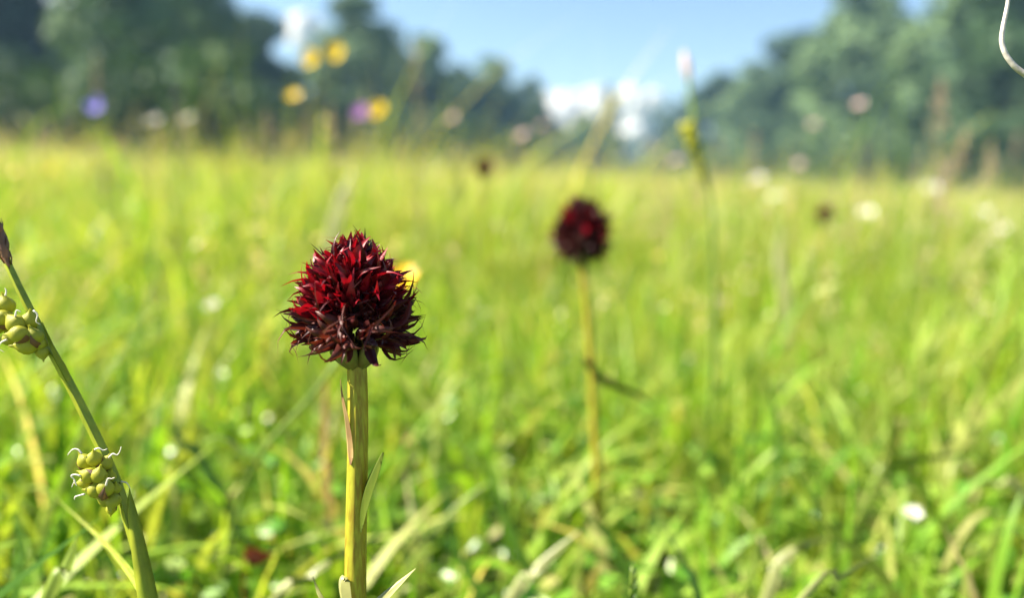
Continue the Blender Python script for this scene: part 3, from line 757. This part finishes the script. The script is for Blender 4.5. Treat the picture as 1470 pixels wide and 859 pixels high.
# fruit clusters: pixel centre, size px, beak direction (px), depth offset
def utricles(root, rows, d, styles):
    for (x, y, s, bx, by, dz) in rows:
        q = P(x, y, d + dz); dr = (_r * bx - _u * by - _f * rng.uniform(.0, .4)).normalized()
        L_ = s / F_PX * d * 1.25 * rng.uniform(.9, 1.12)
        mw = frame_mat(q - dr * L_ * .42, dr, -_f) @ Matrix.Diagonal((L_ * .78, L_, L_ * .78, 1))
        ut = link('utricle', UTR, root, mw)
        link('scale', SCL, ut, mw @ Matrix.Rotation(rng.uniform(0, 6.28), 4, 'Y'))
    for pts, dz in styles: style_curl(root, pts, d + dz)
utricles(sedge, [(8, 436, 27, -.1, -1, 0), (2, 456, 27, -.7, -.5, -.001), (22, 463, 27, -.6, -.7, -.002), (43, 459, 25, .3, -1, -.001), (25, 480, 26, -1, .05, -.003),
                 (12, 487, 24, -1, .2, .0), (49, 481, 27, -.2, -1, -.002), (36, 496, 27, -1, .05, -.002), (57, 491, 25, .3, -.9, -.001), (62, 508, 22, .2, .6, -.001), (12, 468, 26, -1, -.2, .002), (-12, 470, 27, -1, 0, 0)], DS,
         [([(10, 488), (2, 492), (-2, 500), (6, 506)], -.003), ([(48, 446), (54, 452), (52, 462), (58, 466)], -.003), ([(22, 455), (24, 446), (30, 448)], -.003), ([(8, 425), (9, 418), (7, 414)], -.001)])
utricles(sedge, [(122, 661, 22, -.5, -.9, -.001), (136, 657, 24, .2, -1, -.002), (152, 664, 22, .5, -.8, -.001), (126, 682, 24, -.9, -.4, -.003), (143, 681, 25, .3, -.9, -.003), (158, 682, 23, .5, -.8, -.001),
                 (121, 693, 20, -1, .1, -.002), (135, 704, 24, -1, -.1, -.003), (152, 699, 24, .2, -.9, -.003), (165, 700, 22, .4, -.8, -.001), (150, 718, 22, -.8, -.3, -.002), (162, 722, 21, .1, .8, -.002), (160, 733, 17, .1, 1, -.001)], DS,
         [([(118, 652), (112, 646), (104, 646), (97, 654)], -.003), ([(136, 646), (142, 644), (148, 647), (154, 645)], -.003), ([(156, 658), (162, 652), (168, 654), (172, 649), (174, 642)], -.002),
          ([(116, 684), (108, 682), (102, 684), (107, 690), (103, 700)], -.004), ([(107, 690), (110, 698)], -.004), ([(122, 710), (114, 712), (108, 714), (107, 718)], -.004), ([(152, 698), (155, 688), (160, 688), (165, 686)], -.005),
          ([(174, 692), (182, 694), (187, 702)], -.001)])
# bracts of the sedge
leaf_px(sedge, 'bract', [(98, 548), (88, 528), (78, 510), (60, 463)], DS - .001, .0011, M['sedge'], prof=lambda t: max(.08, math.sin(math.pi * (.25 + .7 * t))), fold=.9)
leaf_px(sedge, 'bract', [(214, 870), (205, 820), (196, 770), (188, 725), (186, 702)], DS - .0012, .0030, M['sedge'], prof=lambda t: max(.05, 1 - t ** 1.6), fold=.5, side=(_r * 1 + _f * .5))
leaf_px(sedge, 'leaf', [(238, 1000, DS), (222, 890, DS), (198, 838, DS + .01), (150, 780, DS + .03), (80, 716, DS + .05)], DS, .0022, M['sedge'], prof=lance, fold=.3)

DT = .42
pth = [P(983, 82, DT), P(988, 120, DT), P(995, 165, DT), P(1005, 220, DT), P(1016, 270, DT), P(1021, 330, DT), P(1024, 450, DT), P(1022, 560, DT)]
mb, sp = stem_to_ground(pth, .0010, .0021, 26, ns=8)
s2 = empty('sedge', (sp[-1].x, sp[-1].y, 0), 'tall blurred sedge rising against the blue sky gap with a pale pinkish tip', 'sedge', 'fruiting sedges')
link('stem', mb.mesh('stem', M['stem2']), s2)
mb = MB(); a_, b_ = P(991, 122, DT), P(981, 70, DT); blob(mb, a_.lerp(b_, .5), b_ - a_, (b_ - a_).length, .0048, 9, 8)
link('male_spike', mb.mesh('male_spike', M['pinkish']), s2)
utricles(s2, [(981, 182, 15, -.4, -.9, 0), (992, 180, 14, .1, -1, -.002), (984, 194, 15, -.9, -.2, -.003), (995, 197, 14, -.2, -1, -.003), (990, 208, 14, -.6, -.6, -.003), (1000, 214, 13, 0, -1, -.002), (998, 228, 14, -.8, -.2, -.002), (1005, 236, 13, -.2, -.9, -.002), (1006, 250, 13, -.4, -.5, -.002)], DT, [])
leaf_px(s2, 'bract', [(1018, 285), (1012, 262), (1003, 235), (998, 205)], DT - .001, .0022, M['sedge'], prof=lance, fold=.8)

# ------------------------------------------------------------------ bleached tendril (upper right)
pts = [(1452, -60), (1448, -25), (1447, 0), (1444, 18), (1440, 38), (1438, 58), (1443, 76), (1454, 92), (1468, 104), (1490, 116), (1530, 122), (1575, 140), (1610, 220), (1625, 420), (1630, 700), (1634, 1000)]
path = [P(x, y, .126) for x, y in pts]; g_ = path[-1].copy(); g_.z = -.003; path.append(g_)
mb = MB(); n = 90; tube(mb, spline(path, n), [.00026 + .0003 * min(1, i / 60) for i in range(n)], 7)
o = link('dry_tendril', mb.mesh('dry_tendril', M['tendril']))
tag(o, 'thin bleached white dry tendril curling in front of the dark trees', 'tendril')

# ------------------------------------------------------------------ flowers
def petal_mesh(name, L_, w, cup, mat, notch=0.0, n=6):
    mb = MB(); v = []; f = []
    for i in range(n):
        t = i / (n - 1); ww = w * .5 * (math.sin(math.pi * (.12 + .80 * t)) ** .8)
        for s in (-1, 0, 1): v.append((s * ww, L_ * t - (notch * L_ if (s == 0 and i == n - 1) else 0), cup * L_ * t * t + .12 * ww * s * s))
    for i in range(n - 1):
        for j in range(2): a = i * 3 + j; f.append((a, a + 1, a + 4, a + 3))
    mb.add(v, f); return mb.mesh(name, mat)
PET = {'butter': petal_mesh('petal', .0115, .0105, .45, M['yellow']), 'hawk': petal_mesh('petal', .0095, .0026, .25, M['deepyellow']),
       'daisy': petal_mesh('petal', .0105, .0032, .12, M['white']), 'pink': petal_mesh('petal', .009, .0034, .5, M['pinkish']),
       'violet': petal_mesh('petal', .013, .0095, .7, M['violet']), 'purple': petal_mesh('petal', .0105, .0075, .5, M['purple'])}
def disc_mesh(r_, h_, mat):
    mb = MB(); blob(mb, (0, 0, h_ * .3), (0, 0, 1), h_ * 1.4, r_ * 2, 10, 6); return mb.mesh('centre', mat)
CEN = {'butter': disc_mesh(.0028, .003, M['ochre']), 'hawk': disc_mesh(.003, .003, M['ochre']), 'daisy': disc_mesh(.0034, .003, M['ochre']),
       'pink': disc_mesh(.005, .006, M['pinkish']), 'violet': disc_mesh(.0022, .006, M['white']), 'purple': disc_mesh(.0028, .005, M['purple'])}
NP = {'butter': 5, 'hawk': 16, 'daisy': 14, 'pink': 14, 'violet': 5, 'purple': 7}
NAME = {'butter': ('buttercup', 'flower'), 'hawk': ('hawkbit_flower', 'flower'), 'daisy': ('white_daisy', 'flower'), 'pink': ('pale_pink_flower', 'flower'), 'violet': ('bellflower', 'flower'), 'purple': ('purple_flower', 'flower')}
def flower(kind, px, py, d, label, size=1.0, base_dx=0.0, tilt=None, group=None, mid=0.0):
    c = P(px, py, d)
    b = Vector((c.x + base_dx * d / F_PX, c.y + rng.uniform(-.02, .02), -.003))
    midp = c.lerp(b, .5) + Vector((mid * d / F_PX, 0, 0))
    path = spline([c, c.lerp(midp, .5) + Vector((0, 0, .0)), midp, b], 16)
    e = empty(NAME[kind][0], (b.x, b.y, 0), label, NAME[kind][1], group)
    mb = MB(); tube(mb, path, np.linspace(.0007, .0011, 16), 6); link('stem', mb.mesh('stem', M['stem2']), e)
    tl_ = tilt or Vector((rng.uniform(-.5, .1), rng.uniform(-.75, -.2), 1))
    fm = frame_mat(c, tl_.cross(Vector((1, 0, 0))), tl_) @ Matrix.Rotation(rng.uniform(0, 6), 4, 'Z') @ Matrix.Scale(size, 4)
    for j in range(NP[kind]):
        link('petal', PET[kind], e, fm @ Matrix.Rotation(j * 2 * math.pi / NP[kind] + rng.gauss(0, .08), 4, 'Z') @ Matrix.Rotation(rng.gauss(.15, .12), 4, 'X') @ Matrix.Translation((0, .0012, 0)))
    link('centre', CEN[kind], e, fm)
    # a stem leaf or two
    for q in range(2):
        t = rng.uniform(.3, .8); pq = path[int(t * 15)]; an = rng.uniform(0, 6.28); L_ = rng.uniform(.02, .045)
        mb = MB(); dd = Vector((math.cos(an), math.sin(an), .9)).normalized()
        blade(mb, spline([pq, pq + dd * L_ * .6, pq + dd * L_ + Vector((0, 0, -.008))], 6), .003, dd.cross(Vector((0, 0, 1))), .3); link('leaf', mb.mesh('leaf', M['stem2']), e)
    return e
YG = 'yellow meadow flowers'; WG = 'white and pale pink meadow flowers'
flower('butter', 449, 85, .92, 'bright buttercup, lower of the touching pair against the trees', 1.05, 20, Vector((-.3, -1, .25)), group=YG)
flower('butter', 484, 76, .94, 'bright buttercup, upper of the touching pair against the trees', 1.0, -30, Vector((-.3, -1, .25)), group=YG)
flower('butter', 422, 140, 1.0, 'darker yellow flower below the buttercup pair', .9, -10, Vector((-.2, -.5, .8)), group=YG)
flower('butter', 544, 159, .92, 'golden yellow flower touching the purple flower', .95, -60, Vector((-.3, -1, .4)), group=YG)
flower('hawk', 573, 402, .235, 'yellow flower peeping out behind the large red orchid head', .62, -300, group=YG, mid=-80)
flower('hawk', 20, 250, 1.2, 'yellow flower in the grass under the dark spruce', 1.1, group=YG)
flower('hawk', 75, 246, 1.35, 'yellow flower in the grass under the light green tree', 1.1, group=YG)
flower('hawk', 330, 240, 1.3, 'yellow flower in the grass below the white pair', 1.2, group=YG)
flower('violet', 141, 158, 1.0, 'blue violet bell shaped flower standing against the light green tree', 1.1, 15, Vector((-.3, -.8, .7)))
flower('purple', 520, 162, .94, 'pinkish purple flower beside a golden yellow one', .95, -50, Vector((-.5, -1, .4)))
flower('daisy', 220, 174, 1.3, 'white daisy of the pair, the one nearer the violet flower', 1.25, group=WG, tilt=Vector((-.1, -.35, 1)))
flower('daisy', 268, 172, 1.3, 'white daisy of the pair, the one nearer the buttercups', 1.25, 12, group=WG, tilt=Vector((-.2, -.4, 1)))
for (x, y, d, s, lab) in ((650, 172, 1.15, .95, 'pale pink flower head above the small distant orchid'), (750, 197, 1.15, 1.1, 'whitish flower against the foot of the left trees'),
                          (1232, 152, 1.0, .9, 'pale pink flower high against the right trees'), (1165, 180, 1.2, .9, 'dull pink flower left of the highest pale pink flower'),
                          (970, 233, 1.25, 1.0, 'pale flower just left of the tall sedge stem'), (1146, 238, 1.3, 1.0, 'pale pink flower at the grass edge under the right trees'),
                          (777, 182, 1.4, .8, 'faint pale flower beside the foot of the left trees')):
    flower('pink', x, y, d, lab, s, rng.uniform(-20, 20), group=WG)
for (x, y, d, s, lab) in ((1088, 258, 1.5, 1.3, 'white flower in the grass right of the tall sedge, the farther one'), (1113, 283, 1.4, 1.2, 'white flower in the grass right of the tall sedge, the nearer one'),
                          (1243, 307, .95, 1.0, 'bright white flower beside the tiny distant orchid'), (1338, 270, 1.3, 1.2, 'white flower at the grass edge near the bright green tree'),
                          (1412, 306, 1.2, 1.0, 'whitish flower in the grass under the white tendril'), (1310, 738, .262, .29, 'small bright white flower low in the foreground grass'),
                          (303, 438, .45, .4, 'tiny white flower in the grass between sedge and orchid'), (1437, 330, 1.0, .9, 'whitish flower among pale seed heads at the edge of the meadow')):
    flower('daisy', x, y, d, lab, s, rng.uniform(-15, 15), group=WG, tilt=Vector((-.2, -.45, 1)))

# ------------------------------------------------------------------ seed-bearing grass stalks
def panicle_mesh(seed, kind):
    rr = random.Random(seed); mb = MB(); L_ = .055
    tube(mb, [(0, 0, 0), (0, 0, L_)], [.0005, .0003], 5)
    for i in range(40):
        t = rr.random(); an = rr.uniform(0, 6.28); rad_ = (.011 if kind else .004) * (1 - t) * rr.uniform(.4, 1) + .001
        c = Vector((math.cos(an) * rad_, math.sin(an) * rad_, t * L_ + .004)); 
        if kind: tube(mb, [(0, 0, t * L_), tuple(c)], [.0002, .00015], 4)
        blob(mb, c, (math.cos(an) * .4, math.sin(an) * .4, 1), .005, .0018, 6, 4)
    return mb.mesh('seed_head', M['seed'])
PAN = [panicle_mesh(1, 1), panicle_mesh(2, 1), panicle_mesh(3, 0), panicle_mesh(4, 0)]
def stalk(px, py, d, label, lean=0.0, thick=1.0, pv=None, size=1.0, mat='culm'):
    c = P(px, py, d); b = Vector((c.x - lean * d / F_PX, c.y + rng.uniform(-.03, .03), -.003))
    e = empty('grass_stalk', (b.x, b.y, 0), label, 'grass stalk', 'seeding grass stalks')
    mb = MB(); mid = b.lerp(c, .55) + Vector((-lean * .25 * d / F_PX, 0, 0)); sp_ = spline([b, mid, c], 12)
    tube(mb, sp_, np.linspace(.0010, .0005, 12) * thick, 6); link('culm', mb.mesh('culm', M[mat]), e)
    dr = (sp_[-1] - sp_[-3]).normalized()
    q = dr.to_track_quat('Z', 'Y').to_matrix().to_4x4()
    link('seed_head', PAN[pv if pv is not None else rng.randrange(4)], e, Matrix.Translation(c - dr * .045 * size) @ q @ Matrix.Rotation(rng.uniform(0, 6), 4, 'Z') @ Matrix.Scale(size, 4))
    an = rng.uniform(0, 6.28); pq = sp_[rng.randrange(3, 6)]; dd = Vector((math.cos(an), math.sin(an), 1.2)).normalized(); L_ = rng.uniform(.04, .09)
    mb = MB(); blade(mb, spline([pq, pq + dd * L_ * .6, pq + dd * L_ + Vector((0, 0, -.015))], 7), .003, dd.cross(Vector((0, 0, 1))), .3); link('leaf', mb.mesh('leaf', M['stem2']), e)
stalk(598, 78, .9, 'tall reddish brown seeding stalk in front of the pale topped tree', -12, 2.0, 2, 1.2)
stalk(138, 96, 1.0, 'pale seeding stalk rising above the violet flower', 4, 1.2, 3)
stalk(1352, 130, .8, 'tan seeding stalk in front of the tall pale tree', -10, 1.5, 0, 1.1)
stalk(1008, 235, .8, 'short pale seeding stalk beside the tall sedge', 10)
CW = {'culm': 'reddish brown', 'straw': 'straw coloured', 'stem2': 'green'}
def many_stalks(n, x0, x1, y0, y1, side):
    for i in range(n):
        px = rng.uniform(x0, x1); mt = rng.choice(['culm', 'straw', 'stem2'] if side == 'left' else ['culm', 'straw', 'straw']); pv = rng.randrange(4)
        lab = '%s grass stalk with %s seed head standing before the %s trees' % (CW[mt], 'an open airy' if pv < 2 else 'a narrow', side)
        stalk(px, rng.uniform(y0, y1), rng.uniform(.8, 2.6), lab, rng.uniform(-25, 25), rng.uniform(.9, 1.5), pv, mat=mt)
many_stalks(48, -40, 790, 160, 245, 'left')
many_stalks(36, 940, 1520, 195, 300, 'right')

# ------------------------------------------------------------------ single blades one can pick out in the foreground
GB = 'single grass blades in the foreground'
M['bl1'] = mat_leaf('blade_green', (.09, .2, .025), .4, .33, var=.15, noise=90)
M['bl2'] = mat_leaf('blade_yellow_green', (.2, .28, .04), .4, .36, var=.15, noise=90)
M['bl3'] = mat_leaf('blade_pale', (.34, .36, .14), .35, .4, var=.2, noise=90, tcol=(1.1, 1.1, .8))
M['bl4'] = mat_leaf('blade_dark', (.04, .11, .022), .3, .33, var=.15, noise=90)  # dark green; also carries the painted shadow of one blade
def gblade(pts, d, w, mat, label, ground=True, fold=.3, side=None, prof=None):
    """pts from root side to tip"""
    path = [P(p[0], p[1], p[2] if len(p) > 2 else d) for p in pts]
    if ground:
        r0 = path[0]; dr = (path[0] - path[1]).normalized(); g_ = r0 + Vector((dr.x, dr.y, 0)) * r0.z * .8; g_.z = -.003
        path = [g_] + path
    mb = MB(); blade(mb, spline(path, 20), w, side or (_r * .8 + _u * .5), fold, prof=prof, thick=.0001)
    o = link('grass_shoot', mb.mesh('grass_shoot', M[mat])); tag(o, label, 'grass shoot', GB); return o
lw = lambda t: min(1, .6 + t) * max(.04, 1 - t ** 3)
gblade([(60, 880), (95, 815), (112, 768)], .165, .0034, 'bl2', 'short bright blade arching below the sedge fruit cluster', prof=lw)
gblade([(395, 862), (440, 830), (500, 792), (580, 752)], .215, .0026, 'bl3', 'long pale straw blade lying behind the orchid stem')
gblade([(735, 862), (775, 815), (832, 762)], .225, .0042, 'bl3', 'thick pale blade slanting up below the second orchid', prof=lw)
gblade([(1155, 858), (1206, 830), (1257, 799)], .19, .0022, 'bl3', 'thin pale sharp blade slanting beneath the arching blade')
gblade([(1105, 850), (1120, 812), (1150, 786), (1192, 771)], .235, .0042, 'bl3', 'pale blade arching over near the bottom edge', prof=lw)
gblade([(1282, 852), (1232, 798), (1160, 734)], .24, .0042, 'bl2', 'broad light blade crossing behind the arching blade', prof=lw)
gblade([(1262, 690), (1275, 671), (1327, 659), (1402, 651)], .3, .0046, 'bl2', 'yellow green blade bent over level above the small white flower', prof=lw)
gblade([(1470, 712), (1430, 696), (1394, 688)], .29, .0042, 'bl3', 'pale level blade beside the bent yellow green blade', prof=lw)
gblade([(1400, 862), (1375, 800), (1350, 748)], .22, .0014, 'straw', 'thin straw stalk near the small white flower')
gblade([(1116, 700), (1117, 640), (1113, 590), (1100, 550), (1085, 522)], .28, .0020, 'bl1', 'slender upright blade with its tip curling over')
gblade([(655, 790), (645, 730), (622, 655)], .3, .0040, 'bl4', 'blade painted shadow dark right of the orchid stem', prof=lw)  # the shadow on this blade is put into its colour
gblade([(1004, 862), (985, 815), (955, 762)], .21, .0024, 'bl4', 'dark green blade beside the small feathery sprig')
gblade([(125, 600), (180, 500), (238, 378)], .24, .0020, 'bl2', 'long thin blade slanting up beside the leaning sedge')
gblade([(300, 680), (265, 640), (238, 605)], .26, .0034, 'bl4', 'dark bent blade right of the leaning sedge', prof=lw)
gblade([(560, 870), (600, 800), (650, 735), (705, 690)], .27, .0034, 'bl2', 'bright blade sloping right behind the orchid foot')
gblade([(885, 790), (860, 760), (825, 725)], .26, .003, 'bl1', 'green blade at the foot of the second orchid')
gblade([(1430, 870), (1425, 790), (1440, 720)], .25, .0026, 'bl2', 'upright light blade right of the small white flower')
gblade([(775, 862), (740, 780), (712, 712), (690, 660)], .28, .0044, 'bl1', 'broad green blade leaning left between the two orchids', prof=lw)
gblade([(690, 862), (655, 800), (600, 765)], .24, .003, 'bl1', 'green blade bending toward the orchid stem')
gblade([(1068, 862), (1085, 800), (1080, 735)], .24, .0034, 'bl2', 'wide light blade left of the arching blade', prof=lw)
gblade([(300, 862), (330, 790), (372, 700)], .27, .0026, 'bl2', 'light blade near the red dead leaf')
gblade([(20, 862), (30, 790), (18, 735)], .2, .003, 'bl1', 'green blade left of the sedge foot', prof=lw)
gblade([(470, 700, .3), (466, 640, .3), (467, 570, .3), (468, 515, .3)], .3, .0028, 'bractdry', 'orange brown upright stalk blurred behind the orchid stem')
gblade([(1125, 400, .6), (1120, 370, .6), (1122, 318, .6)], .6, .012, 'bl3', 'wide pale blade upright in the grass near the right trees', prof=lw)
gblade([(486, 300, .7), (495, 275, .7), (510, 235, .7)], .7, .012, 'bl3', 'wide pale blade upright below the golden yellow flower', prof=lw)
gblade([(1280, 640, .4), (1278, 560, .4), (1284, 470, .4)], .4, .0035, 'bl2', 'tall yellow green blade standing in the right meadow')
gblade([(875, 480, .5), (878, 420, .5), (880, 360, .5)], .5, .0045, 'bl2', 'upright yellowish blade right of the second orchid stem')
# dead leaves
for pts, d, w, mt, lab in (([(350, 812), (368, 801), (394, 797)], .235, .0048, 'redleaf', 'small red dead leaf in the grass left of the orchid'),
                           ([(582, 668), (586, 645), (590, 612)], .36, .005, 'bractdry', 'orange brown dry leaf right of the orchid stem')):
    path = [P(x, y, d) for x, y in pts]; b0 = path[0].copy(); b0.z = -.002; path = [b0.lerp(path[0], .0)] + path
    mb = MB(); blade(mb, spline(path, 24), w, _r * .3 + _u, .35, prof=lambda t: max(.10, math.sin(math.pi * (t - .33) / .67)) if t > .36 else .07, thick=.0002)
    tag(link('dead_leaf', mb.mesh('dead_leaf', M[mt])), lab, 'leaf')
# small feathery sprig
d = .165; tip = P(907, 815, d); bs = P(905, 872, d); g_ = bs.copy(); g_.z = -.003
e = empty('feathery_sprig', (g_.x, g_.y, 0), 'small feathery green sprig at the bottom edge of the meadow', 'sprig')
mb = MB(); tube(mb, spline([g_, bs, tip], 14), np.linspace(.0009, .0003, 14), 6); link('stem', mb.mesh('stem', M['stem2']), e)
for i in range(46):
    t = i / 45; c = bs.lerp(tip, t * 1.0) + (bs - tip) * .3 * (1 - t); an = i * 2.4; up = (tip - bs).normalized()
    s0 = Quaternion(up, an) @ up.orthogonal().normalized(); L_ = .0032 * (1 - .55 * t)
    mb = MB(); blade(mb, [c, c + s0 * L_ * .6 + up * L_ * .5, c + s0 * L_ * .8 + up * L_ * 1.3], .0008, up.cross(s0), .4); link('leaflet', mb.mesh('leaflet', M['bl1']), e)
for o in list(bpy.data.objects):
    if o.type == 'EMPTY' and not o.children: bpy.data.objects.remove(o)

# ------------------------------------------------------------------ haze: added volume imitating lens glare over the whole meadow
mb = MB(); x0, x1, y0, y1, z0, z1 = -130, 130, -20, 220, -1.1, 26
mb.add([(x, y, z) for x in (x0, x1) for y in (y0, y1) for z in (z0, z1)], [(0, 1, 3, 2), (4, 6, 7, 5), (0, 4, 5, 1), (2, 3, 7, 6), (0, 2, 6, 4), (1, 5, 7, 3)])
HZ = bpy.data.materials.new('glare_veil'); HZ.use_nodes = True; HZ.node_tree.nodes.clear()
ho = HZ.node_tree.nodes.new('ShaderNodeOutputMaterial'); hv = HZ.node_tree.nodes.new('ShaderNodeVolumePrincipled')
hv.inputs['Color'].default_value = (.38, .68, 1, 1); hv.inputs['Density'].default_value = .0014; hv.inputs['Anisotropy'].default_value = .2
HZ.node_tree.links.new(hv.outputs[0], ho.inputs['Volume'])
tag(link('veil', mb.mesh('veil', HZ, False)), 'added haze in the air over the meadow', 'veil', kind='stuff')
